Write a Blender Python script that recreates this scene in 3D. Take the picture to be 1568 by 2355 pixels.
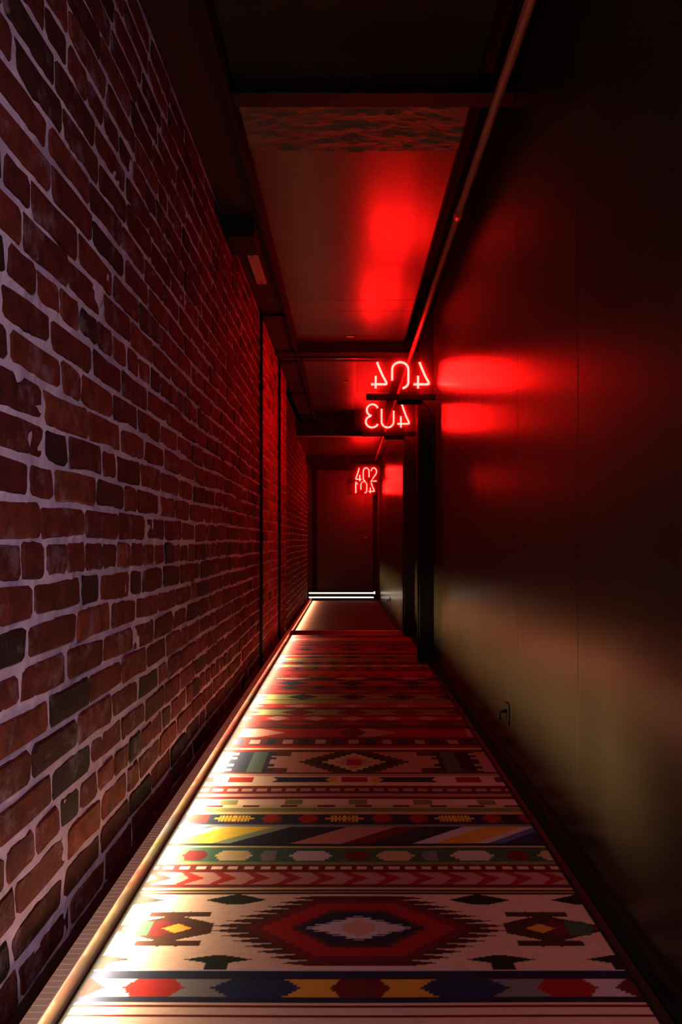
import bpy, bmesh, math, random
import numpy as np
from mathutils import Vector, Matrix, noise

for o in list(bpy.data.objects): bpy.data.objects.remove(o)
scene = bpy.context.scene
col = scene.collection
random.seed(4)

# ------------------------------------------------------------------ camera
F, X0, Y0, H = 1560.0, 800.0, 1245.0, 0.86       # focal length and principal point in pixels, eye height in metres
cam_d = bpy.data.cameras.new('camera'); cam = bpy.data.objects.new('camera', cam_d); col.objects.link(cam)
cam_d.sensor_fit = 'VERTICAL'; cam_d.sensor_height = 36.0; cam_d.sensor_width = 24.0
cam_d.lens = F / 2355 * 36.0
cam_d.shift_x = -(X0 - 784) / 2355; cam_d.shift_y = (Y0 - 1177.5) / 2355
cam_d.clip_start = 0.02
cam.location = (0, 0, H); cam.rotation_euler = (math.pi / 2, 0, 0)
scene.camera = cam

# ------------------------------------------------------------------ world, lights, exposure
w = bpy.data.worlds.new('world'); scene.world = w; w.use_nodes = True
w.node_tree.nodes['Background'].inputs[0].default_value = (0.5, 0.45, 0.6, 1)
w.node_tree.nodes['Background'].inputs[1].default_value = 0.0
scene.view_settings.view_transform = 'Standard'
scene.view_settings.look = 'None'
scene.view_settings.exposure = 0.0
scene.view_settings.gamma = 1.0
scene.view_settings.use_curve_mapping = False

def area(name, loc, direction, sx, sy, power, color, spread=180, xaxis=(0, 1, 0)):
    l = bpy.data.lights.new(name, 'AREA'); l.shape = 'RECTANGLE'; l.size = sx; l.size_y = sy
    l.energy = power; l.color = color; l.spread = math.radians(spread)
    o = bpy.data.objects.new(name, l); col.objects.link(o)
    z = -Vector(direction).normalized(); x = Vector(xaxis).normalized(); y = z.cross(x).normalized()
    o.matrix_world = Matrix(((x.x, y.x, z.x, loc[0]), (x.y, y.y, z.y, loc[1]), (x.z, y.z, z.z, loc[2]), (0, 0, 0, 1)))
    return o
# daylight from the side room, through the open doorway behind the camera
area('doorway_light', (0.70, -0.56, 0.95), (-1, 0.0, 0.0), 0.84, 1.5, 38.0, (0.86, 0.74, 1.0))
# the ceiling lamp of the corridor, on the right behind the camera
area('ceiling_lamp_light', (0.50, -0.45, 2.385), (-0.15, 0.1, -1), 0.5, 0.07, 22.0, (1.0, 0.50, 0.48))
# linear LED lamps inside the floor profile: one throws across to the other wall, one washes the carpet edge
WARM = (1.0, 0.86, 0.50); AMBER = (1.0, 0.64, 0.28)
def led_run(xf, zf, y0, y1, wall_w, floor_w, yt=None):
    n = 3
    for i in range(n):
        ya = y0 if yt is None else yt
        L = (y1 - ya) / n; yc = ya + (i + .5) * L
        area('led_throw', (xf, yc, zf), (math.cos(math.radians(17.5)), 0, math.sin(math.radians(17.5))), L, 0.006, wall_w * L, AMBER, 27)
        L = (y1 - y0) / n; yc = y0 + (i + .5) * L
        area('led_wash', (xf, yc, zf), (math.cos(math.radians(-41)), 0, math.sin(math.radians(-41))), L, 0.006, floor_w * L, WARM, 82)
led_run(-0.517, 0.046, -1.2, 6.16, 3.0, 11.0, 1.42)
led_run(-0.600, -0.09, 6.75, 11.3, 3.0, 9.0)

# ------------------------------------------------------------------ helpers
def tag(o, label=None, cat=None, group=None, kind=None):
    if label: o['label'] = label
    if cat: o['category'] = cat
    if group: o['group'] = group
    if kind: o['kind'] = kind
    return o
def link(name, me, mat=None, parent=None, loc=None):
    o = bpy.data.objects.new(name, me); col.objects.link(o)
    if mat is not None and me is not None and not me.materials: me.materials.append(mat)
    if parent: o.parent = parent
    if loc: o.location = loc
    return o
def empty(name, loc=(0, 0, 0)):
    o = bpy.data.objects.new(name, None); col.objects.link(o); o.location = loc; o.empty_display_size = .05; return o
class MB:
    def __init__(s): s.v = []; s.f = []
    def box(s, a, b):
        x0, y0, z0 = a; x1, y1, z1 = b; n = len(s.v)
        s.v += [(x0,y0,z0),(x1,y0,z0),(x1,y1,z0),(x0,y1,z0),(x0,y0,z1),(x1,y0,z1),(x1,y1,z1),(x0,y1,z1)]
        s.f += [tuple(n+i for i in q) for q in ((0,3,2,1),(4,5,6,7),(0,1,5,4),(1,2,6,5),(2,3,7,6),(3,0,4,7))]
        return s
    def tube(s, pts, r, n=8, cap=True):
        pts = [Vector(p) for p in pts]; rings = []; up = None
        for i, p in enumerate(pts):
            t = (pts[min(i+1, len(pts)-1)] - pts[max(i-1, 0)]).normalized()
            if up is None:
                up = Vector((0,0,1)) if abs(t.z) < .9 else Vector((0,1,0))
            a = (up - t * up.dot(t)).normalized(); b = t.cross(a); up = a
            base = len(s.v)
            for k in range(n):
                q = 2*math.pi*k/n
                s.v.append(tuple(p + a*r*math.cos(q) + b*r*math.sin(q)))
            rings.append(base)
        for a, b in zip(rings, rings[1:]):
            for k in range(n):
                s.f.append((a+k, a+(k+1)%n, b+(k+1)%n, b+k))
        if cap:
            s.f.append(tuple(rings[0]+k for k in reversed(range(n)))); s.f.append(tuple(rings[-1]+k for k in range(n)))
        return s
    def prism(s, prof, y0, y1):            # profile in (x, z), extruded along y
        n = len(prof); b = len(s.v)
        s.v += [(x, y0, z) for x, z in prof] + [(x, y1, z) for x, z in prof]
        for i in range(n):
            j = (i+1) % n; s.f.append((b+i, b+j, b+n+j, b+n+i))
        s.f.append(tuple(b+i for i in reversed(range(n)))); s.f.append(tuple(b+n+i for i in range(n)))
        return s
    def mesh(s, name, smooth=False):
        me = bpy.data.meshes.new(name); me.from_pydata(s.v, [], s.f); me.update()
        bm = bmesh.new(); bm.from_mesh(me); bmesh.ops.recalc_face_normals(bm, faces=bm.faces); bm.to_mesh(me); bm.free()
        if smooth: me.polygons.foreach_set('use_smooth', [True]*len(me.polygons))
        return me
    def build(s, name, mat, parent=None, bevel=0, smooth=False):
        o = link(name, s.mesh(name, smooth), mat, parent)
        if bevel:
            m = o.modifiers.new('bevel', 'BEVEL'); m.width = bevel; m.segments = 2; m.limit_method = 'ANGLE'
        return o

# ------------------------------------------------------------------ materials
def mat(name, base=(.5,.5,.5), rough=.5, metal=0, spec=.5, emit=None, estr=0):
    m = bpy.data.materials.new(name); m.use_nodes = True
    b = m.node_tree.nodes['Principled BSDF']
    b.inputs['Base Color'].default_value = (*base, 1); b.inputs['Roughness'].default_value = rough
    b.inputs['Metallic'].default_value = metal; b.inputs['Specular IOR Level'].default_value = spec
    if emit:
        b.inputs['Emission Color'].default_value = (*emit, 1); b.inputs['Emission Strength'].default_value = estr
    return m
def nodes(m): return m.node_tree.nodes, m.node_tree.links, m.node_tree.nodes['Principled BSDF']
def vary(m, c1, c2, scale=(1,1,1), nscale=6, detail=5, bump=0.0, bdist=.002, bscale=None, lo=.35, hi=.65):
    n, l, b = nodes(m)
    tc = n.new('ShaderNodeTexCoord'); mp = n.new('ShaderNodeMapping'); mp.inputs['Scale'].default_value = scale
    nz = n.new('ShaderNodeTexNoise'); nz.inputs['Scale'].default_value = nscale; nz.inputs['Detail'].default_value = detail
    rp = n.new('ShaderNodeValToRGB'); rp.color_ramp.elements[0].color = (*c1,1); rp.color_ramp.elements[1].color = (*c2,1)
    rp.color_ramp.elements[0].position = lo; rp.color_ramp.elements[1].position = hi
    l.new(tc.outputs['Object'], mp.inputs[0]); l.new(mp.outputs[0], nz.inputs['Vector']); l.new(nz.outputs['Fac'], rp.inputs[0])
    l.new(rp.outputs[0], b.inputs['Base Color'])
    if bump:
        nb = n.new('ShaderNodeTexNoise'); nb.inputs['Scale'].default_value = bscale or nscale*6; nb.inputs['Detail'].default_value = 6
        l.new(mp.outputs[0], nb.inputs['Vector'])
        bp = n.new('ShaderNodeBump'); bp.inputs['Strength'].default_value = bump; bp.inputs['Distance'].default_value = bdist
        l.new(nb.outputs['Fac'], bp.inputs['Height']); l.new(bp.outputs[0], b.inputs['Normal'])
    return m
M = {}
M['mortar'] = vary(mat('mortar', rough=.95, spec=.1), (.33,.27,.36), (.52,.43,.52), nscale=9, bump=.6, bdist=.003, bscale=70)
M['panel'] = vary(mat('painted_panel', rough=.26, spec=.26), (.022,.0185,.0135), (.028,.0235,.017), scale=(1,1,.12), nscale=7, bump=.15, bdist=.001, bscale=9)
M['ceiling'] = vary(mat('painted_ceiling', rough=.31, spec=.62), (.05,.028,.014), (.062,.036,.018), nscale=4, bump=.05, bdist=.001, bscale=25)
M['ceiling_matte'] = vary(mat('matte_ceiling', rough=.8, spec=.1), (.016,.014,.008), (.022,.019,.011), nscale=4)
M['rough_plaster'] = vary(mat('rough_plaster', rough=.6, spec=.4), (.09,.075,.055), (.13,.10,.08), scale=(.5,1.6,1), nscale=12, bump=1.0, bdist=.02, bscale=28)
M['beam'] = vary(mat('dark_beam', rough=.65, spec=.2), (.004,.005,.008), (.007,.008,.012), nscale=8, bump=.1)
M['ledger'] = vary(mat('dark_timber', rough=.7, spec=.2), (.013,.006,.006), (.022,.011,.009), scale=(3,.3,3), nscale=9, bump=.3)
M['black'] = mat('black_paint', (.006,.006,.007), .7, spec=.15)
M['wood_floor'] = vary(mat('black_floor', rough=.6), (.010,.008,.007), (.018,.013,.011), scale=(4,.5,1), nscale=6)
M['pipe'] = mat('painted_pipe', (.30,.085,.06), .38)
M['steel'] = mat('brushed_steel', (.35,.33,.30), .35, 1.0)
M['cap'] = vary(mat('grey_profile_cap', rough=.5), (.78,.70,.44), (.88,.80,.54), nscale=20)
M['face'] = mat('glossy_profile_face', (.85,.72,.45), .18, .45, .6)
M['label'] = mat('pale_plate', (.35,.26,.20), .5)
M['door'] = vary(mat('dark_door_paint', rough=.4), (.006,.004,.004), (.010,.007,.006), nscale=5)
M['tube'] = mat('neon_tube', (.1,.02,.02), .3, emit=(1, .0052, .0041), estr=235)
M['bar'] = mat('white_light_bar', (.8,.8,.75), .3, emit=(1, .92, .75), estr=1.6)
M['lens'] = mat('led_lens', (.7,.65,.5), .3, emit=(1, .85, .55), estr=.4)
M['cable'] = mat('black_cable', (.01,.01,.01), .4)
def acrylic():
    m = bpy.data.materials.new('tinted_acrylic'); m.use_nodes = True; n = m.node_tree.nodes; l = m.node_tree.links; n.clear()
    out = n.new('ShaderNodeOutputMaterial'); t = n.new('ShaderNodeBsdfTransparent'); d = n.new('ShaderNodeBsdfTranslucent'); mx = n.new('ShaderNodeMixShader')
    d.inputs[0].default_value = (.8,.7,.7,1); t.inputs[0].default_value = (.78,.78,.78,1); mx.inputs[0].default_value = .012  # grey tint added to dim the neon towards the camera, translucent share for haze
    l.new(t.outputs[0], mx.inputs[1]); l.new(d.outputs[0], mx.inputs[2]); l.new(mx.outputs[0], out.inputs[0]); return m
M['acrylic'] = acrylic()
def brick_mat(name, attr, gain=1.0):
    m = mat(name, rough=.85, spec=.2); n, l, b = nodes(m)
    if attr: src = n.new('ShaderNodeAttribute'); src.attribute_name = 'tone'; out = src.outputs['Fac']
    else: src = n.new('ShaderNodeObjectInfo'); out = src.outputs['Random']
    rp = n.new('ShaderNodeValToRGB'); cr = rp.color_ramp; cr.interpolation = 'CONSTANT'
    tones = [(0,(0.0630,0.0105,0.0067)),(.16,(0.0870,0.0150,0.0097)),(.30,(0.0442,0.0090,0.0067)),(.42,(0.1043,0.0195,0.0120)),(.55,(0.0720,0.0120,0.0097)),(.66,(0.0307,0.0097,0.0075)),(.73,(0.1200,0.0270,0.0150)),(.82,(0.0683,0.0135,0.0083)),(.93,(0.0128,0.0083,0.0075))]
    cr.elements[0].color = (*tones[0][1],1); cr.elements[0].position = 0
    cr.elements[1].color = (*tones[-1][1],1); cr.elements[1].position = tones[-1][0]
    for p, c in tones[1:-1]:
        e = cr.elements.new(p); e.color = (*c,1)
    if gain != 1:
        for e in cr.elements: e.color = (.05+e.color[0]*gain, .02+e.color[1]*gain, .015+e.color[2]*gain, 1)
    l.new(out, rp.inputs[0])
    geo = n.new('ShaderNodeNewGeometry')
    nz = n.new('ShaderNodeTexNoise'); nz.inputs['Scale'].default_value = 26; nz.inputs['Detail'].default_value = 7
    l.new(geo.outputs['Position'], nz.inputs['Vector'])
    r2 = n.new('ShaderNodeValToRGB'); r2.color_ramp.elements[0].position = .3; r2.color_ramp.elements[1].position = .72
    r2.color_ramp.elements[0].color = (.45,.42,.45,1); r2.color_ramp.elements[1].color = (1.35,1.25,1.2,1)
    l.new(nz.outputs['Fac'], r2.inputs[0])
    mx = n.new('ShaderNodeMix'); mx.data_type = 'RGBA'; mx.blend_type = 'MULTIPLY'; mx.inputs[0].default_value = 1
    l.new(rp.outputs[0], mx.inputs[6]); l.new(r2.outputs[0], mx.inputs[7])
    # mortar smears left on the brick faces
    n3 = n.new('ShaderNodeTexNoise'); n3.inputs['Scale'].default_value = 11; n3.inputs['Detail'].default_value = 8; n3.inputs['Roughness'].default_value = .7
    l.new(geo.outputs['Position'], n3.inputs['Vector'])
    r3 = n.new('ShaderNodeValToRGB'); r3.color_ramp.elements[0].position = .55; r3.color_ramp.elements[1].position = .72
    r3.color_ramp.elements[0].color = (0,0,0,1); r3.color_ramp.elements[1].color = (.55,.55,.55,1); l.new(n3.outputs['Fac'], r3.inputs[0])
    m2 = n.new('ShaderNodeMix'); m2.data_type = 'RGBA'; m2.inputs[7].default_value = (.22,.17,.21,1)
    l.new(r3.outputs[0], m2.inputs[0]); l.new(mx.outputs[2], m2.inputs[6]); l.new(m2.outputs[2], b.inputs['Base Color'])
    bp = n.new('ShaderNodeBump'); bp.inputs['Strength'].default_value = .8; bp.inputs['Distance'].default_value = .004
    nb = n.new('ShaderNodeTexNoise'); nb.inputs['Scale'].default_value = 85; nb.inputs['Detail'].default_value = 5
    l.new(geo.outputs['Position'], nb.inputs['Vector']); l.new(nb.outputs['Fac'], bp.inputs['Height']); l.new(bp.outputs[0], b.inputs['Normal'])
    return m
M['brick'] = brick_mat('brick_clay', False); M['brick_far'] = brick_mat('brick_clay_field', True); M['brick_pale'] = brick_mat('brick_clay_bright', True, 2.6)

# ------------------------------------------------------------------ structure: floor
ZC = H + 1.65                # ceiling height
STEP = 6.50; ZLOW = -0.14; END = 11.5; BACK = -1.7; NEAR_END = 6.16
XL, XR, XLF, XRF = -0.61, 0.60, -0.68, 0.53
fl = MB().box((-.95, BACK-.1, -.25), (1.3, STEP, 0.0)).build('floor', M['wood_floor']); tag(fl, kind='structure')
MB().box((-.95, STEP, -.35), (1.0, END+.3, ZLOW)).build('lower_floor', M['wood_floor'], fl)
# ------------------------------------------------------------------ brick wall
COURSE = 0.0782; BL = 0.219; J = 0.0090
def wob(y, z): return 0.009*noise.noise(Vector((y*1.3, z*.9, 3.1))) + 0.003*noise.noise(Vector((y*5.0, z*6, 7.7)))
def mortar_mesh(name, x, y0, y1, z0, z1, step=.02):
    ny = int((y1-y0)/step); nz = int((z1-z0)/step); v = []; f = []
    for i in range(ny+1):
        for k in range(nz+1):
            y = y0+(y1-y0)*i/ny; z = z0+(z1-z0)*k/nz
            d = .0032*noise.noise(Vector((y*14, z*14, 1)))+.0025*noise.noise(Vector((y*45, z*45, 5)))
            v.append((x+d-.001, y, z))
    for i in range(ny):
        for k in range(nz):
            a = i*(nz+1)+k; f.append((a, a+nz+1, a+nz+2, a+1))
    b = len(v)                                   # solid back so that the wall has thickness
    v += [(x-.11,y0,z0),(x-.11,y1,z0),(x-.11,y1,z1),(x-.11,y0,z1),(x-.004,y0,z0),(x-.004,y1,z0),(x-.004,y1,z1),(x-.004,y0,z1)]
    f += [tuple(b+i for i in q) for q in ((0,1,2,3),(0,4,5,1),(1,5,6,2),(2,6,7,3),(3,7,4,0))]
    me = bpy.data.meshes.new(name); me.from_pydata(v, [], f); me.update(); return me
wl = link('wall_left', mortar_mesh('wall_left', XL, BACK, 6.72, -.02, ZC-.04), M['mortar']); tag(wl, kind='structure')
def brick_shape(rng, L, Hh):
    """irregular brick front with rounded arrises, lying in the y-z plane and proud in +x"""
    pts = []
    hy, hz = L/2, Hh/2
    c = lambda: rng.uniform(.004, .013)
    c1, c2, c3, c4 = c(), c(), c(), c()
    raw = [(-hy+c1,-hz),(0,-hz),(hy-c2,-hz),(hy,-hz+c2),(hy,hz-c3),(hy-c3,hz),(0,hz),(-hy+c4,hz),(-hy,hz-c4),(-hy,-hz+c1)]
    pts = [(y+rng.uniform(-.004,.004), z+rng.uniform(-.0035,.0035)) for y, z in raw]
    n = len(pts); v = []; f = []
    t1, t2 = rng.uniform(-.02,.02), rng.uniform(-.03,.03)
    for s, x in ((1.0,-.03),(1.0,-.0025),(None,.0022)):
        for y, z in pts:
            if s is None:
                yy, zz = y*(1-.010/L), z*(1-.010/Hh); v.append((x+t1*yy*.6+t2*zz*.6, yy, zz))
            else: v.append((x, y, z))
    for r in range(2):
        for i in range(n):
            j = (i+1)%n; f.append((r*n+i, r*n+j, (r+1)*n+j, (r+1)*n+i))
    v.append((.0036, rng.uniform(-.02,.02), rng.uniform(-.01,.01)))
    for i in range(n): f.append((2*n+i, 2*n+(i+1)%n, 3*n))
    return v, f
rng = random.Random(11)
shapes_s = [brick_shape(rng, BL-J, COURSE-J) for _ in range(10)]
shapes_h = [brick_shape(rng, BL/2-J, COURSE-J) for _ in range(6)]
def as_mesh(nm, vf):
    me = bpy.data.meshes.new(nm); me.from_pydata(vf[0], [], vf[1]); me.update(); me.materials.append(M['brick'])
    return me
mesh_s = [as_mesh('brick_stretcher', s) for s in shapes_s]; mesh_h = [as_mesh('brick_header', s) for s in shapes_h]
def lay(x, ya, yb, za, zb):
    out = []; nc = int((zb-za)/COURSE)
    for c in range(nc):
        z = za + (c+.5)*COURSE
        header_row = (c % 7 == 3)
        y = ya - rng.uniform(0, .12) - (BL/2 if c % 2 else 0)
        while y < yb:
            L = BL/2 if (header_row or rng.random() < .10) else BL
            L *= rng.uniform(.92, 1.08)
            if y + L > yb: L = yb - y
            if y > ya - .02 and L > .05:
                hdr = L < .15
                k = rng.randrange(6 if hdr else 10)
                out.append(dict(h=hdr, k=k, y=y+L/2, z=z+wob(y+L/2, z), sy=(L-J)/((BL/2 if hdr else BL)-J), sz=rng.uniform(.90,1.06),
                                dx=rng.uniform(-.002,.003), rx=rng.uniform(-.016,.016)+ (wob(y+L,z)-wob(y,z))/L, x=x, tone=rng.random(), flip=rng.random()<.5))
            y += L
    return out
def proj_area(b):
    y = b['y']
    if y < .3: return 0
    px = X0 + F*b['x']/y; py = Y0 - F*(b['z']-H)/y
    if px < -25 or py < -25 or py > 2380: return 0
    return F*COURSE/y * (F*abs(b['x'])*(BL*(.5 if b['h'] else 1))/(y*y))
bricks = lay(XL, BACK+.02, 6.70, 0.0, ZC-.05)
bricks.sort(key=proj_area, reverse=True)
for b in bricks[:300]:
    o = bpy.data.objects.new('brick', (mesh_h if b['h'] else mesh_s)[b['k']]); col.objects.link(o); o.parent = wl
    o.location = (b['x']+b['dx'], b['y'], b['z']); o.rotation_euler = (b['rx'] + (math.pi if b['flip'] else 0), 0, 0); o.scale = (1, b['sy'], b['sz'])
def brick_field(name, lst, parent, m='brick_far'):
    V = []; Fc = []; T = []
    for b in lst:
        v, f = (shapes_h if b['h'] else shapes_s)[b['k']]; n = len(V)
        s = -1 if b['flip'] else 1; cr, sr = math.cos(b['rx']), math.sin(b['rx'])
        for x, y, z in v:
            y *= b['sy']*s; z *= b['sz']*s
            V.append((b['x']+b['dx']+x, b['y']+y*cr-z*sr, b['z']+y*sr+z*cr))
        Fc += [tuple(n+i for i in q) for q in f]; T += [b['tone']]*len(f)
    me = bpy.data.meshes.new(name); me.from_pydata(V, [], Fc); me.update()
    a = me.attributes.new('tone', 'FLOAT', 'FACE'); a.data.foreach_set('value', T)
    o = link(name, me, M[m], parent); o['kind'] = 'stuff'; return o
brick_field('brick_field', [b for b in bricks[300:] if b['y'] < 4.66], wl)
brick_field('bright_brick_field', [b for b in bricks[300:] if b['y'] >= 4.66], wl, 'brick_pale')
wlf = link('wall_left_far', mortar_mesh('wall_left_far', XLF, 6.72, END, ZLOW-.02, ZC-.04, .04), M['mortar']); tag(wlf, kind='structure')
brick_field('brick_field', lay(XLF, 6.74, END, ZLOW, ZC-.05), wlf)

# ------------------------------------------------------------------ right wall of painted panels
wr = empty('wall_right'); tag(wr, kind='structure')
def panels(parent, x, y0, y1, z0, z1, wdt):
    n = max(1, round((y1-y0)/wdt)); L = (y1-y0)/n
    for i in range(n):
        a = y0+i*L+.0012; b = y0+(i+1)*L-.0012
        MB().box((x, a, z0), (x+.03, b, z1)).build('panel', M['panel'], parent, bevel=.0012)
panels(wr, XR, -.12, 4.92, .0, ZC-.02, .63)
panels(wr, XR, BACK, -1.0, .0, ZC-.02, .7)
panels(wr, XR, 4.92, 6.32, .0, ZC-.02, .7)
MB().box((XR, -1.0, 2.06), (XR+.03, -.12, ZC-.02)).build('panel', M['panel'], wr)
MB().box((XR+.03, -.12, -.02), (XR+.12, 6.34, ZC+.40)).build('backing', M['black'], wr)
MB().box((XR+.03, BACK, -.02), (XR+.12, -1.0, ZC+.40)).build('backing', M['black'], wr)
wrf = empty('wall_right_far'); tag(wrf, kind='structure')
panels(wrf, XRF, 6.32, END, ZLOW, ZC-.02, .86)
MB().box((XRF+.03, 6.32, ZLOW-.02), (XRF+.12, END, ZC+.40)).build('backing', M['black'], wrf)
bb = MB().prism([(.582,.0),(.582,.05),(.588,.06),(.5995,.06),(.5995,0)], -.1, 4.74).build('baseboard_right', M['black']); tag(bb, kind='structure')
# back wall behind the camera
bw = MB().box((-.72, BACK-.1, -.02), (.75, BACK, ZC)).build('wall_back', M['door']); tag(bw, kind='structure')
# side room wall seen only by light: door lining of the opening behind the camera
dl = empty('door_2'); tag(dl, kind='structure')
MB().box((.56,-1.06,0),(.72,-1.0,2.06)).build('door_jamb', M['black'], dl)
MB().box((.56,-.12,0),(.72,-.06,2.06)).build('door_jamb', M['black'], dl)
MB().box((.56,-1.06,2.06),(.72,-.06,2.12)).build('door_head', M['black'], dl)

# pilaster posts on the right
def post(name, x0, x1, y0, y1, z0):
    t = empty(name, (0,0,0)); tag(t, kind='structure')
    tf = .012
    MB().box((x0, y0, z0), (x1, y0+tf, ZC-.02)).build('flange', M['black'], t, bevel=.002)
    MB().box((x0, y1-tf, z0), (x1, y1, ZC-.02)).build('flange', M['black'], t, bevel=.002)
    MB().box((x0+.015, y0+tf, z0), (x1, y1-tf, ZC-.02)).build('web', M['black'], t)
    MB().box((x0-.006, y0-.004, z0), (x1, y1+.004, z0+.012)).build('base_plate', M['black'], t)
    return t
post('trim_1', .50, XR, 4.745, 4.90, 0); post('trim_2', .508, XR, 6.10, 6.30, 0)

# ------------------------------------------------------------------ ceiling
ce = empty('ceiling'); tag(ce, kind='structure')
def cpanel(y0, y1, z=ZC, m='ceiling', x0=-.46, x1=.46):
    return MB().box((x0, y0+.0015, z), (x1, y1-.0015, z+.03)).build('ceiling_panel', M[m], ce, bevel=.0015)
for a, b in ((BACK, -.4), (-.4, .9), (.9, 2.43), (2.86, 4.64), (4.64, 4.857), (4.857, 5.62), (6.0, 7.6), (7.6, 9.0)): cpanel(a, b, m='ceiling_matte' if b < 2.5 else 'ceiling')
# rough patched strip: uneven surface
def rough_strip(y0, y1):
    nx, ny = 90, 34; v = []; f = []
    for j in range(ny+1):
        for i in range(nx+1):
            x = -.46+.92*i/nx; y = y0+(y1-y0)*j/ny
            d = noise.fractal(Vector((x*7, y*22, 0)), .8, 2.0, 4)
            v.append((x, y, ZC-.004-.009*d))
    for j in range(ny):
        for i in range(nx):
            a = j*(nx+1)+i; f.append((a, a+nx+1, a+nx+2, a+1))
    me = bpy.data.meshes.new('rough_strip'); me.from_pydata(v, [], f); me.update()
    link('rough_strip', me, M['rough_plaster'], ce)
rough_strip(2.44, 2.86)
MB().box((-.75, BACK-.1, ZC+.03), (.47, END+.2, ZC+.08)).build('deck', M['black'], ce)
MB().box((.42, BACK-.1, ZC+.40), (.75, END+.2, ZC+.45)).build('deck', M['black'], ce)
MB().box((.46, BACK-.1, ZC+.08), (.47, END+.2, ZC+.40)).build('slot_side', M['black'], ce)
def beam(y0, y1, zb, x0=-.61, x1=.597):
    MB().box((x0, y0, zb), (x1, y1, zb+.012)).build('beam_flange', M['beam'], ce, bevel=.002)
    MB().box((x0, y0+.01, zb+.012), (x1, y1-.01, ZC+.02)).build('beam', M['beam'], ce, bevel=.002)
beam(2.405, 2.485, ZC-.06); beam(5.62, 5.74, ZC-.085); beam(5.90, 6.0, ZC-.06)
MB().tube([(-.6, 5.84, ZC-.075), (.6, 5.84, ZC-.075)], .010, 10).build('cross_conduit', M['steel'], ce, smooth=True)
MB().box((-.46, 5.74, ZC-.02), (.46, 5.9, ZC)).build('ceiling_panel', M['ceiling'], ce)
# lowered end part
ZL = H+1.40
MB().box((-.68, 9.0, ZL), (.6, 9.04, ZC)).build('bulkhead', M['ledger'], ce)
MB().box((-.68, 9.0, ZL-.015), (.6, 9.03, ZL)).build('bulkhead_edge', M['steel'], ce)
MB().box((-.68, 9.04, ZL), (.6, 11.0, ZL+.03)).build('ceiling_panel', M['ceiling'], ce)
beam(11.0, 11.12, H+1.26, -.68, .53)
# long edge beams
MB().box((-.609, BACK, ZC-.07), (-.415, 9.0, ZC-.058)).build('ledger_beam', M['ledger'], ce, bevel=.002)
MB().box((-.609, BACK, ZC-.058), (-.43, 9.0, ZC+.02)).build('ledger_beam', M['ledger'], ce)
MB().box((-.43, BACK, ZC-.1), (-.412, 9.0, ZC-.0)).build('ledger_lip', M['black'], ce)
MB().box((.462, BACK, ZC+.003), (.468, 9.0, ZC+.03)).build('slot_edge', M['black'], ce)
for y in (4.74, 5.94, 7.25, 8.5):
    MB().box((-.605, y-.035, ZC-.088), (-.41, y+.035, ZC-.070)).build('strap', M['black'], ce, bevel=.003)
for xx, yy in ((.02, 5.45), (-.02, 7.0)):
    MB().tube([(xx-.03, yy, ZC-.006), (xx+.03, yy, ZC-.006)], .006, 8).build('clip', M['steel'], ce)

# ------------------------------------------------------------------ end wall and door
we = MB().box((-.72, END, ZLOW-.02), (.60, END+.1, ZC)).build('wall_end', M['door']); tag(we, kind='structure')
dr = empty('door_1'); tag(dr, kind='structure')
MB().box((-.60, END-.03, ZLOW), (-.52, END, 2.06)).build('door_jamb', M['black'], dr, bevel=.004)
MB().box((.42, END-.03, ZLOW), (.50, END, 2.06)).build('door_jamb', M['black'], dr, bevel=.004)
MB().box((-.60, END-.03, 2.06), (.50, END, 2.14)).build('door_head', M['black'], dr, bevel=.004)
MB().box((-.52, END-.018, ZLOW+.01), (.42, END-.001, 2.06)).build('door_leaf', M['door'], dr)
for z0, z1 in ((.02,.85),(1.0,1.92)):
    p = MB().box((-.40, END-.026, z0), (.30, END-.018, z1)).build('door_panel', M['door'], dr, bevel=.008)
MB().tube([(.35,END-.02,.92),(.35,END-.07,.92),(.25,END-.07,.92)], .011, 8).build('handle', M['steel'], dr, smooth=True)

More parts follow.
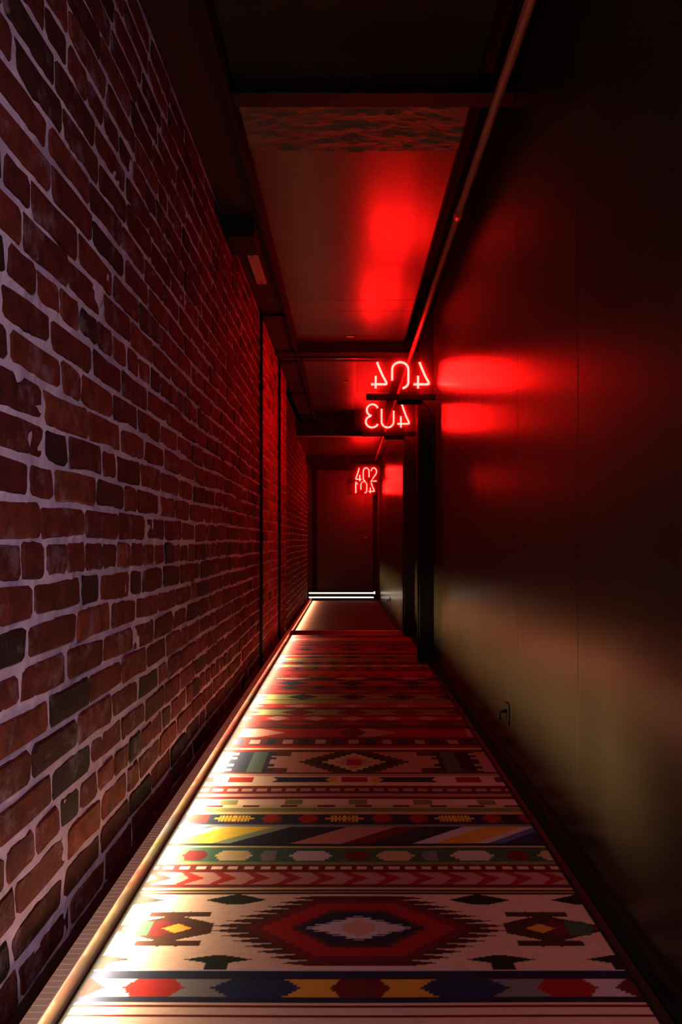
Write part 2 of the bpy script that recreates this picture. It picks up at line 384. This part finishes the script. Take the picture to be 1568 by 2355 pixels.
# ------------------------------------------------------------------ kilim runner
def DY(y): return F*H/(y-Y0)
CR = dict(cream=(.54,.32,.26), pink=(.36,.14,.125), tan=(.42,.27,.15), dred=(.10,.006,.007), red=(.25,.009,.009), maroon=(.07,.010,.012),
          brown=(.045,.012,.008), navy=(.012,.018,.055), dnavy=(.012,.012,.030), blue=(.06,.09,.20), grey=(.15,.13,.14), lilac=(.44,.33,.38),
          orange=(.50,.22,.03), yellow=(.55,.34,.04), green=(.035,.070,.045), olive=(.16,.13,.055), black=(.012,.010,.010), sage=(.17,.19,.13))
XC, HW = 0.0235, 0.5345
def kilim(xs, ys):
    U, D = np.meshgrid(xs-XC, ys); C = np.zeros(U.shape+(3,)); rs = np.random.RandomState(5)
    C[:] = CR['maroon']
    A = np.abs(U)
    def put(m, c): C[m] = CR[c] if isinstance(c, str) else c
    def band(ya, yb): return (D <= DY(ya)) & (D > DY(yb))          # ya = far (upper) row, yb = near (lower) row
    def vv(ya, yb):
        a, b = DY(ya), DY(yb); return (D-(a+b)/2)/((a-b)/2)          # -1 near .. +1 far
    def fill(ya, yb, c): put(band(ya, yb), c)
    # near border (and the same again under and behind the viewer)
    put(D <= DY(2318), 'cream')
    for k, y in enumerate((2322, 2345)): fill(y, y+6, 'dred')
    Dn = DY(2352); per = .045
    st = (D < Dn)
    ph = np.floor((Dn-D)/per).astype(int) % 7
    for k, c in enumerate(('cream','dred','cream','navy','tan','maroon','pink')): put(st & (ph == k), c)
    fill(2303, 2316, 'dnavy'); fill(2244, 2303, 'navy'); fill(2244, 2262, 'dnavy')
    # hexagon and hourglass row
    v = np.abs(vv(2262, 2304)); b = band(2262, 2304)
    stp = np.round(v*4)/4
    def hexa(c, wmid, slope): return np.abs(A-c) < wmid-slope*stp
    put(b & (A < .30), 'navy')
    put(b & (A < .115+.03*stp-.0*v), 'orange'); put(b & (A < .058-.02*stp), 'dred'); 
    put(b & (A > .285-.035*stp) & (A < .36), 'grey')
    put(b & (A > .44-.02*stp) & (A < .53), 'lilac'); put(b & hexa(.395, .058, .022), 'red')
    put(b & (A > .485+.03*stp), 'dred')
    # big medallion field
    fill(2065, 2244, 'cream'); fill(2239, 2244, 'lilac')
    f = band(2065, 2240); V = vv(2070, 2232); AV = np.abs(V)
    s = AV*7.0; fr = s-np.floor(s); q = np.clip(np.floor(s)/7+.07, 0, 1)
    w = .322-.192*q; w = w-.042+.058*(1-np.abs(2*fr-1))
    inside = f & (AV < 1) & (A < w); put(inside, 'brown')
    put(inside & (AV > .86), 'maroon')
    m = np.maximum(AV*1.05, A/.27+.62*AV)
    s2 = AV*9; jag = .035*(np.abs(2*(s2-np.floor(s2))-1)-.5)
    put(inside & (m+jag < .93), 'dred'); put(inside & (m+jag < .80), 'red'); put(inside & (m+jag*1.5 < .56), 'maroon')
    put(inside & (m < .50), 'dnavy'); m3 = A/.115+AV*2.9; s3 = AV*16; jag3 = .28*(np.abs(2*(s3-np.floor(s3))-1)-.5)
    put(inside & (m3+jag3 < 1.0), 'lilac'); put(inside & (A < .035) & (A/.05+AV*4 < 1), (.45,.22,.15))
    # side figures
    B = A-.435                                           # figure centre
    put(f & (np.abs(V) < .40-.55*np.abs(B+.02)/.1*.5) & (np.abs(B) < .115), 'brown')
    put(f & (np.abs(V+.02) < .06) & (A > .33) & (A < .41), 'brown')
    wing = f & (np.abs(np.abs(V)-.42+ .9*(B+.0)*0) < .085-.5*np.abs(np.abs(B+.03)-.02)) & (np.abs(B+.03) < .07); put(wing, 'brown')
    put(f & (np.abs(V)/.26+np.abs(B+.0)/.05 < 1), 'dred'); put(f & (np.abs(V)/.14+np.abs(B+.035)/.032 < 1), 'orange')
    put(f & (np.abs(V) < .2) & (B > .022) & (B < .085-.1*AV), 'green'); put(f & (np.abs(V) < .07) & (B > .085), 'dred')
    # stars along both edges of the field
    for c0 in (.288, .53):
        t = (1.06-V)
        put(f & (V > .72) & (np.abs(A-c0) < .062*(1-np.abs(V-.88)/.17)+.012), 'black')
        t = (V+1.12)
        put(f & (V < -.72) & (np.abs(A-c0) < .07*(1-np.abs(V+.84)/.13)+.0) , 'black')
        put(f & (V < -.9) & (np.abs(A-c0) < .022), 'black')
    # stripes and arrow row
    fill(2054, 2065, 'brown'); fill(2059, 2061, 'tan'); fill(2050, 2054, 'tan'); fill(2044, 2050, 'dred')
    v = np.abs(vv(2012, 2044)); b = band(2012, 2044); put(b, 'pink'); ph = ((U+.032*v+.02)/.083) % 1
    put(b & (ph > .12) & (ph < .60-.25*v), 'red'); put(b & (v > .88), 'dred')
    fill(1996, 2012, 'dred'); b = band(2001, 2007); put(b & (((U/.042) % 1) < .62), 'cream')
    # green row
    fill(1957, 1996, 'green'); b = band(1961, 1990); v = vv(1961, 1990); P = (U+.5*.437) % .437-.5*.437
    for c0, ww, cc in ((0,.030,'dred'),(.105,.044,'tan'),(.205,.026,'grey'),(.313-.437,.050,'lilac')):
        put(b & (np.abs(P-c0) < ww*(1.15-.55*np.round(np.abs(v)*3)/3)) & (np.abs(v) < .78), cc)
    fill(1990, 1996, 'olive'); fill(1953, 1957, 'tan'); fill(1947, 1953, 'black')
    # slanting colours
    b = band(1908, 1947); dm = DY(1930); Us = (U+XC)*F/dm+X0-130*vv(1908, 1947)*.5
    edges = [(0,'navy'),(360,'blue'),(420,'cream'),(455,'yellow'),(560,'sage'),(600,'dnavy'),(735,'pink'),(850,'dred'),(910,'dnavy'),(1010,'lilac'),(1060,'orange'),(1150,'lilac'),(1180,'blue'),(1215,'navy')]
    for e, cc in edges: put(b & (Us > e), cc)
    fill(1903, 1908, 'grey'); fill(1899, 1903, 'navy')
    # small figures on dark
    b = band(1878, 1900); put(b, 'maroon'); v = vv(1878, 1900); P = (U-.135) % .338-.169
    put(b & (((U/.113) % 1) < .5), 'dnavy')
    put(b & (np.abs(P) < .045) & (np.abs(np.abs(v)-.35) < .3) & ((np.abs(P)*90 % 1) < .6), 'yellow'); put(b & (np.abs(P) < .06) & (np.abs(v) < .16), 'orange')
    for c0 in (.113, -.113): put(b & (np.abs(P-c0) < .03*(1.1-np.abs(v))), 'red')
    fill(1874, 1879, 'tan'); fill(1864, 1874, 'olive')
    fill(1858, 1864, 'tan'); b = band(1858, 1862); put(b & (((U/.12) % 1) < .45), 'maroon')
    fill(1844, 1858, 'cream'); b = band(1846, 1857); put(b & (((U+.02)/.21 % 1) < .28), 'olive')
    for ya, yb, cc in ((1838,1844,'dred'),(1831,1838,'pink'),(1826,1831,'dred'),(1819,1826,'pink'),(1813,1819,'dred'),(1807,1813,'cream')): fill(ya, yb, cc)
    b = band(1819, 1826); put(b & (((U/.05) % 1) < .3), 'dred')
    # second figure row
    fill(1791, 1807, 'cream'); b = band(1793, 1805); v = np.abs(vv(1793, 1805))
    put(b & (A > .105-.02*v) & (A < .275+.02*v), 'dnavy'); put(b & (A < .045-.0*v), 'red'); put(b & (A > .06) & (A < .105-.02*v), 'orange')
    put(b & (A > .36) & (A < .45), 'red'); put(b & (A > .5), 'dred'); fill(1785, 1791, 'pink'); fill(1782, 1785, 'maroon')
    # second medallion
    f = band(1735, 1782); put(f, 'pink'); v = np.abs(vv(1735, 1782)); vs = np.round(v*6)/6
    put(f & (A < .21-.13*vs), 'brown'); put(f & (A < .165-.15*vs), 'black'); put(f & (A < .12-.13*vs), 'tan'); put(f & (A < .07-.11*vs), 'pink'); put(f & (A < .03) & (v < .3), 'red')
    ser = .012*np.sign(np.sin(v*14)); put(f & (A > .315+ser) & (A < .47+ser), 'dnavy'); put(f & (A > .345) & (A < .40), (.05,.065,.06))
    put(f & (A > .25) & (A < .315+ser) & (vs > .55), 'maroon')
    fill(1729, 1735, 'dred'); fill(1725, 1729, 'tan'); fill(1720, 1725, 'red')
    b = band(1702, 1720); put(b, 'maroon'); put(b & (((U+.02)/.14 % 1) < .3) & (np.abs(vv(1702,1720)) < .5), 'pink'); put(b & (((U+.09)/.14 % 1) < .3) & (np.abs(vv(1702,1720)) < .7), 'dnavy')
    b = band(1678, 1702); put(b, 'red'); v = np.abs(vv(1678, 1702)); put(b & (((U/.5) % 1) < .4-.3*v), 'pink'); put(b & (A < .06-.05*v), 'dred'); put(b & (v > .8), 'dred')
    # the far part: narrow stripes and figures, red and maroon
    d = DY(1678); k = 0
    pal = ['maroon','red','dred','pink','olive','red','black','dred','red','maroon','red','dred','red']
    while d < 14:
        th = (.012, .03, .05, .02, .07, .016, .09)[k % 7]*(1+.3*rs.rand()); c = pal[rs.randint(len(pal))]
        if c in ('tan','pink'): th = min(th, .028)
        b = (D > d) & (D <= d+th); put(b, c)
        if th > .045:
            vb = np.abs((D-d-th/2)/(th/2)); per = (.12,.18,.27,.36)[rs.randint(4)]; c2 = ('pink','dnavy','brown','red','olive','dred')[rs.randint(6)]
            put(b & (np.abs((U/per+.5) % 1-.5) < .28*(1.15-vb)), c2)
        d += th; k += 1
    put(A > HW-.009, 'black')
    return C
M['kilim'] = mat('woven_wool', rough=.9, spec=.15)
def setup_kilim(m):
    n, l, b = nodes(m)
    at = n.new('ShaderNodeAttribute'); at.attribute_name = 'dye'
    tc = n.new('ShaderNodeTexCoord')
    nz = n.new('ShaderNodeTexNoise'); nz.inputs['Scale'].default_value = 60; nz.inputs['Detail'].default_value = 4
    mp = n.new('ShaderNodeMapping'); mp.inputs['Scale'].default_value = (1, 4, 1); l.new(tc.outputs['Object'], mp.inputs[0]); l.new(mp.outputs[0], nz.inputs['Vector'])
    rp = n.new('ShaderNodeValToRGB'); rp.color_ramp.elements[0].color = (.72,.72,.72,1); rp.color_ramp.elements[1].color = (1.15,1.15,1.15,1); l.new(nz.outputs['Fac'], rp.inputs[0])
    mx = n.new('ShaderNodeMix'); mx.data_type = 'RGBA'; mx.blend_type = 'MULTIPLY'; mx.inputs[0].default_value = 1
    l.new(at.outputs['Color'], mx.inputs[6]); l.new(rp.outputs[0], mx.inputs[7]); l.new(mx.outputs[2], b.inputs['Base Color'])
    wv = n.new('ShaderNodeTexWave'); wv.bands_direction = 'Y'; wv.inputs['Scale'].default_value = 90; wv.inputs['Distortion'].default_value = .5; l.new(tc.outputs['Object'], wv.inputs['Vector'])
    bp = n.new('ShaderNodeBump'); bp.inputs['Strength'].default_value = .25; bp.inputs['Distance'].default_value = .002
    l.new(wv.outputs['Fac'], bp.inputs['Height']); l.new(bp.outputs[0], b.inputs['Normal'])
setup_kilim(M['kilim'])
def plain_runner(xs, ys):
    U, D = np.meshgrid(xs, ys); rs = np.random.RandomState(9); C = np.zeros(U.shape+(3,)); C[:] = (.10,.026,.018)
    for d in np.arange(6, 12, .16):
        C[(D > d) & (D < d+.03+.05*rs.rand())] = np.array((.085,.02,.014))*(.7+1.0*rs.rand())
    return C
def runner(name, x0, x1, ys, z, nx, shift=0.0):
    xs = np.linspace(x0, x1, nx); ny = len(ys)
    C = plain_runner(xs, ys) if shift else kilim(xs, ys)
    gx, gy = np.meshgrid(xs, ys)
    zz = z + .0008*np.sin(gy*9)*np.cos(gx*7)
    V = np.stack([gx, gy, zz], -1).reshape(-1, 3)
    idx = np.arange(nx*ny).reshape(ny, nx)
    Q = np.stack([idx[:-1,:-1], idx[:-1,1:], idx[1:,1:], idx[1:,:-1]], -1).reshape(-1, 4)
    # turned-down rim all round gives the rug its thickness
    rim = np.concatenate([idx[0,:], idx[1:,-1], idx[-1,-2::-1], idx[-2:0:-1,0]])
    base = len(V); R = V[rim].copy(); R[:,2] = z-.008; V = np.concatenate([V, R])
    nr = len(rim); k = np.arange(nr); k2 = (k+1) % nr
    Q = np.concatenate([Q, np.stack([rim[k2], rim[k], base+k, base+k2], -1)])
    me = bpy.data.meshes.new(name)
    me.vertices.add(len(V)); me.vertices.foreach_set('co', V.astype(np.float32).ravel())
    me.loops.add(Q.size); me.loops.foreach_set('vertex_index', Q.astype(np.int32).ravel())
    me.polygons.add(len(Q)); me.polygons.foreach_set('loop_start', np.arange(0, Q.size, 4, dtype=np.int32))
    me.update(calc_edges=True)
    a = me.color_attributes.new('dye', 'FLOAT_COLOR', 'POINT')
    cc = np.ones((len(V), 4), np.float32); cc[:base,:3] = C.reshape(-1,3); cc[base:,:3] = (.02,.015,.015)
    a.data.foreach_set('color', cc.ravel())
    return link(name, me, M['kilim'])
ys = np.concatenate([np.arange(-1.5, 1.08, .012), np.arange(1.08, 3.2, .0032), np.arange(3.2, NEAR_END, .008)])
r1 = runner('carpet_runner', XC-HW, XC+HW, ys, .009, 300)
tag(r1, 'patterned kilim runner with diamond medallions along the near floor', 'carpet')
r2 = runner('carpet_runner', -.585, .50, np.arange(STEP+.06, END-.17, .016), ZLOW+.009, 120, shift=.5)
tag(r2, 'plain reddish brown runner on the lower floor beyond the step', 'carpet')
# step nosing
ns = MB().box((XL+.02, STEP-.03, 0), (.5, STEP+.008, .006)).build('trim_3', M['steel'], bevel=.003); tag(ns, kind='structure')

# ------------------------------------------------------------------ LED floor profiles
def led_profile(xf, y0, y1, z0, label):
    t = empty('led_profile', (xf, (y0+y1)/2, z0)); tag(t, label, 'light strip', 'floor light strips along the brick wall')
    def part(nm, mb, m, **k):
        o = mb.build(nm, m, t, **k); o.location = (-xf, -(y0+y1)/2, -z0); return o
    part('face', MB().box((xf-.006, y0, z0), (xf-.001, y1, z0+.044)), M['face'])
    part('body', MB().box((xf-.029, y0, z0), (xf-.006, y1, z0+.046)), M['black'])
    part('lens', MB().box((xf-.005, y0, z0+.0442), (xf-.0005, y1, z0+.0478)), M['lens'])
    c = MB().box((xf-.030, y0, z0+.048), (xf+.0005, y1, z0+.052))
    part('cap', c, M['cap'], bevel=.001)
    rb = MB(); n = 320 if y0 < 0 else 60
    for i in range(n):
        y = max(y0, .9)+(y1-max(y0, .9))*(i/n)**1.0
        rb.box((xf-.029, y, z0+.052), (xf-.002, y+.008, z0+.0528))
    o = part('ribbing', rb, M['cap']); o['kind'] = 'stuff'
    return t
led_profile(-.521, -1.4, 6.18, 0, 'ribbed grey light profile running along the foot of the near brick wall')
led_profile(-.605, 6.75, 11.36, ZLOW, 'light profile on the lower floor past the step')
# light bars at the foot of the end door
lb = empty('light_bar', (0, 11.3, ZLOW)); tag(lb, 'pair of thin white light bars across the foot of the end door', 'lamp')
def lpart(nm, mb, m, **k):
    o = mb.build(nm, m, lb, **k); o.location = (0, -11.3, -ZLOW); return o
lpart('housing', MB().box((-.66, 11.36, ZLOW+.0), (.44, 11.40, .02)), M['black'])
for z in (-.005, -.078):
    lpart('bar', MB().tube([(-.655, 11.35, z), (.43, 11.35, z)], .011, 8), M['bar'], smooth=True)
lpart('end_cap', MB().box((.43, 11.34, -.02), (.455, 11.365, .02)), M['bar'])

# ------------------------------------------------------------------ neon number signs
def arc(cx, cz, rx, rz, a0, a1, n=12):
    return [(cx+rx*math.cos(math.radians(a0+(a1-a0)*i/n)), cz+rz*math.sin(math.radians(a0+(a1-a0)*i/n))) for i in range(n+1)]
# strokes in a unit cell (u 0..1 left to right as read from the far side, w 0..1 upward)
DIG = {
 '4': [[(.62,1.0),(.50,.80),(.30,.50),(.06,.22),(.06,.17),(.12,.16),(.98,.16)], [(.70,.48),(.70,.0)]],
 '0': [[(.98,.30),(.98,.72)]+arc(.5,.72,.48,.28,0,180)+[(.02,.28)]+arc(.5,.24,.48,.24,180,255,7)],
 '0u': [[(.98,.80),(.98,.26)]+arc(.5,.26,.48,.26,0,-180)+[(.02,.72)]],
 '3': [arc(.45,.75,.45,.25,160,-80,14)+arc(.48,.25,.50,.25,80,-155,14)],
 '2': [arc(.5,.72,.46,.28,170,-35,12)+[(.45,.28),(.05,.02),(.98,.02)]],
 '1': [[(.25,.78),(.55,1.0),(.55,.0)]],
}
def neon_sign(text, y, x0, x1, z0, z1, mirror, label, rail=True):
    zc = (z0+z1)/2; xw = XR if y < 6.3 else XRF
    t = empty('neon_sign', (x1, y, z0)); tag(t, label, 'neon sign', 'red neon room numbers')
    def part(nm, mb, m, **k):
        o = mb.build(nm, m, t, **k); o.location = (-x1, -y, -z0); return o
    n = len(text); cell = (x1-x0)/(n-.12*(n-1)-.0); gap = .20*cell; wdt = (x1-x0-gap*(n-1))/n
    for i, ch in enumerate(text):
        k = n-1-i if mirror else i
        a = x0+k*(wdt+gap); mb = MB()
        for st in DIG[ch]:
            pts = [((a+(1-u if mirror else u)*wdt), y-.012, z0+w_*(z1-z0)) for u, w_ in st]
            mb.tube(pts, .0080, 6)
        dg = part('digit_tube', mb, M['tube'], smooth=True)
        # glass ends and stand-offs behind each digit
        for st in DIG[ch]:
            for e in (st[0], st[-1]):
                px = a+(1-e[0] if mirror else e[0])*wdt; pz = z0+e[1]*(z1-z0)
                MB().tube([(px, y-.012, pz), (px, y-.026, pz)], .003, 6).build('stand_off', M['black'], dg)
    part('backing_panel', MB().box((x0-.10, y-.030, z0-.03), (min(x1+.05, xw-.002), y-.026, z1+.06)), M['acrylic'])
    if rail:
        part('rail', MB().box((x0-.03, y-.004, z0-.075), (xw-.001, y+.016, z0-.032)), M['black'], bevel=.003)
        part('transformer', MB().box((x1-.22, y+.009, z0-.10), (x1-.05, y+.045, z0-.035)), M['black'], bevel=.004)
        part('cable', MB().tube([(x1-.06, y+.025, z0-.07), (x1-.0, y+.03, z0-.13), (x1+.03, y+.04, z0-.25), (xw-.012, y+.045, z0-.5)], .005, 6), M['cable'], smooth=True)
    else:
        part('rail', MB().box((x0-.03, y+.008, z1+.005), (xw-.001, y+.016, z1+.03)), M['black'])
    return t
neon_sign(['4','0','4'], 4.65, .155, .560, 1.905, 2.085, True, 'nearest red neon sign, 404 seen from behind, beside the glowing wall')
neon_sign(['4','0u','3'], 6.00, .155, .545, 1.865, 2.070, True, 'middle red neon sign, 403 seen from behind, just below 404')
neon_sign(['4','0','2'], 9.9, .11, .42, 1.735, 1.93, False, 'small far red neon sign reading 402, upper of the overlapping pair', rail=False)
neon_sign(['4','0','1'], 10.7, .08, .42, 1.62, 1.80, True, 'farthest red neon sign, lower of the overlapping pair', rail=False)

# ------------------------------------------------------------------ pipe, conduits, small fittings
pp = empty('ceiling_pipe', (.449, 0, H+1.33)); tag(pp, 'long straight pipe hung below the ceiling on the right, lit red', 'pipe')
def ppart(nm, mb, m, **k):
    o = mb.build(nm, m, pp, **k); o.location = (-.449, 0, -(H+1.33)); return o
PX, PZ = .449, H+1.33
ppart('tube', MB().tube([(PX, BACK+.02, PZ), (PX, 11.3, PZ)], .0145, 16), M['pipe'], smooth=True)
for y in (1.2, 2.75, 5.5, 8.2):
    ppart('coupling', MB().tube([(PX, y-.03, PZ), (PX, y+.03, PZ)], .0185, 16), M['pipe'], smooth=True)
for y in (.6, 5.66, 7.9):
    ppart('hanger', MB().tube([(PX, y, PZ), (PX, y, ZC+.005)], .004, 6), M['black'])
for i, (y, lb_) in enumerate(((4.62, 'thin black upright conduit on the brick wall opposite the 404 sign'), (5.85, 'thin black upright conduit on the brick wall near the step'))):
    c = empty('wall_conduit', (XL+.02, y, 0)); tag(c, lb_, 'conduit', 'upright conduits on the brick wall')
    MB().tube([(0,0,.0),(0,0,ZC-.075)], .011, 10).build('tube', M['black'], c, smooth=True)
    for z in (.5, 1.2, 1.9): MB().box((-.012,-.02,z),(.013,.02,z+.02)).build('clip', M['black'], c, bevel=.002)
jb = empty('junction_box', (-.53, 3.42, ZC-.07)); tag(jb, 'black junction box under the beam at the top of the brick wall', 'junction box')
MB().box((-.075,-.12,-.085),(.075,.12,0)).build('body', M['black'], jb, bevel=.006)
MB().box((-.065,-.11,-.092),(.065,.11,-.085)).build('lid', M['black'], jb, bevel=.002)
MB().tube([(.02,.12,-.03),(.02,.22,-.03)], .012, 8).build('cable_gland', M['black'], jb)
pl = empty('beam_plate', (-.525, 3.92, ZC-.07)); tag(pl, 'pale oblong plate under the left beam beyond the black box', 'plate')
MB().box((-.03,-.22,-.012),(.03,.22,0)).build('plate', M['label'], pl, bevel=.003)
for y in (-.19,.19): MB().tube([(0,y,-.012),(0,y,-.016)], .006, 8).build('screw', M['steel'], pl)
def fitting(x, y, z, label, s=1):
    t = empty('wall_hook', (x, y, z)); tag(t, label, 'hook', 'hooks low on the right wall')
    MB().box((-.006,-.028*s,-.04*s),(0,.028*s,.04*s)).build('base_plate', M['black'], t, bevel=.002)
    MB().tube([(-.004,0,.01*s),(-.03,0,.008*s),(-.036,0,-.01*s),(-.03,0,-.022*s)], .006*s, 8).build('hook_arm', M['black'], t, smooth=True)
fitting(XR, 2.54, .215, 'small dark hook low on the near right wall')
fitting(XRF, 8.5, .12, 'tiny dark hook low on the far right wall beyond the posts')

cl = empty('ceiling_lamp', (.50, -.45, 2.42)); tag(cl, 'slim linear ceiling lamp near the side doorway', 'lamp')
MB().box((-.05,-.27,-.02),(.05,.27,.02)).build('housing', M['black'], cl, bevel=.004)
MB().box((-.05,-.27,-.045),(-.043,.27,-.02)).build('louvre', M['black'], cl)
MB().box((.043,-.27,-.045),(.05,.27,-.02)).build('louvre', M['black'], cl)
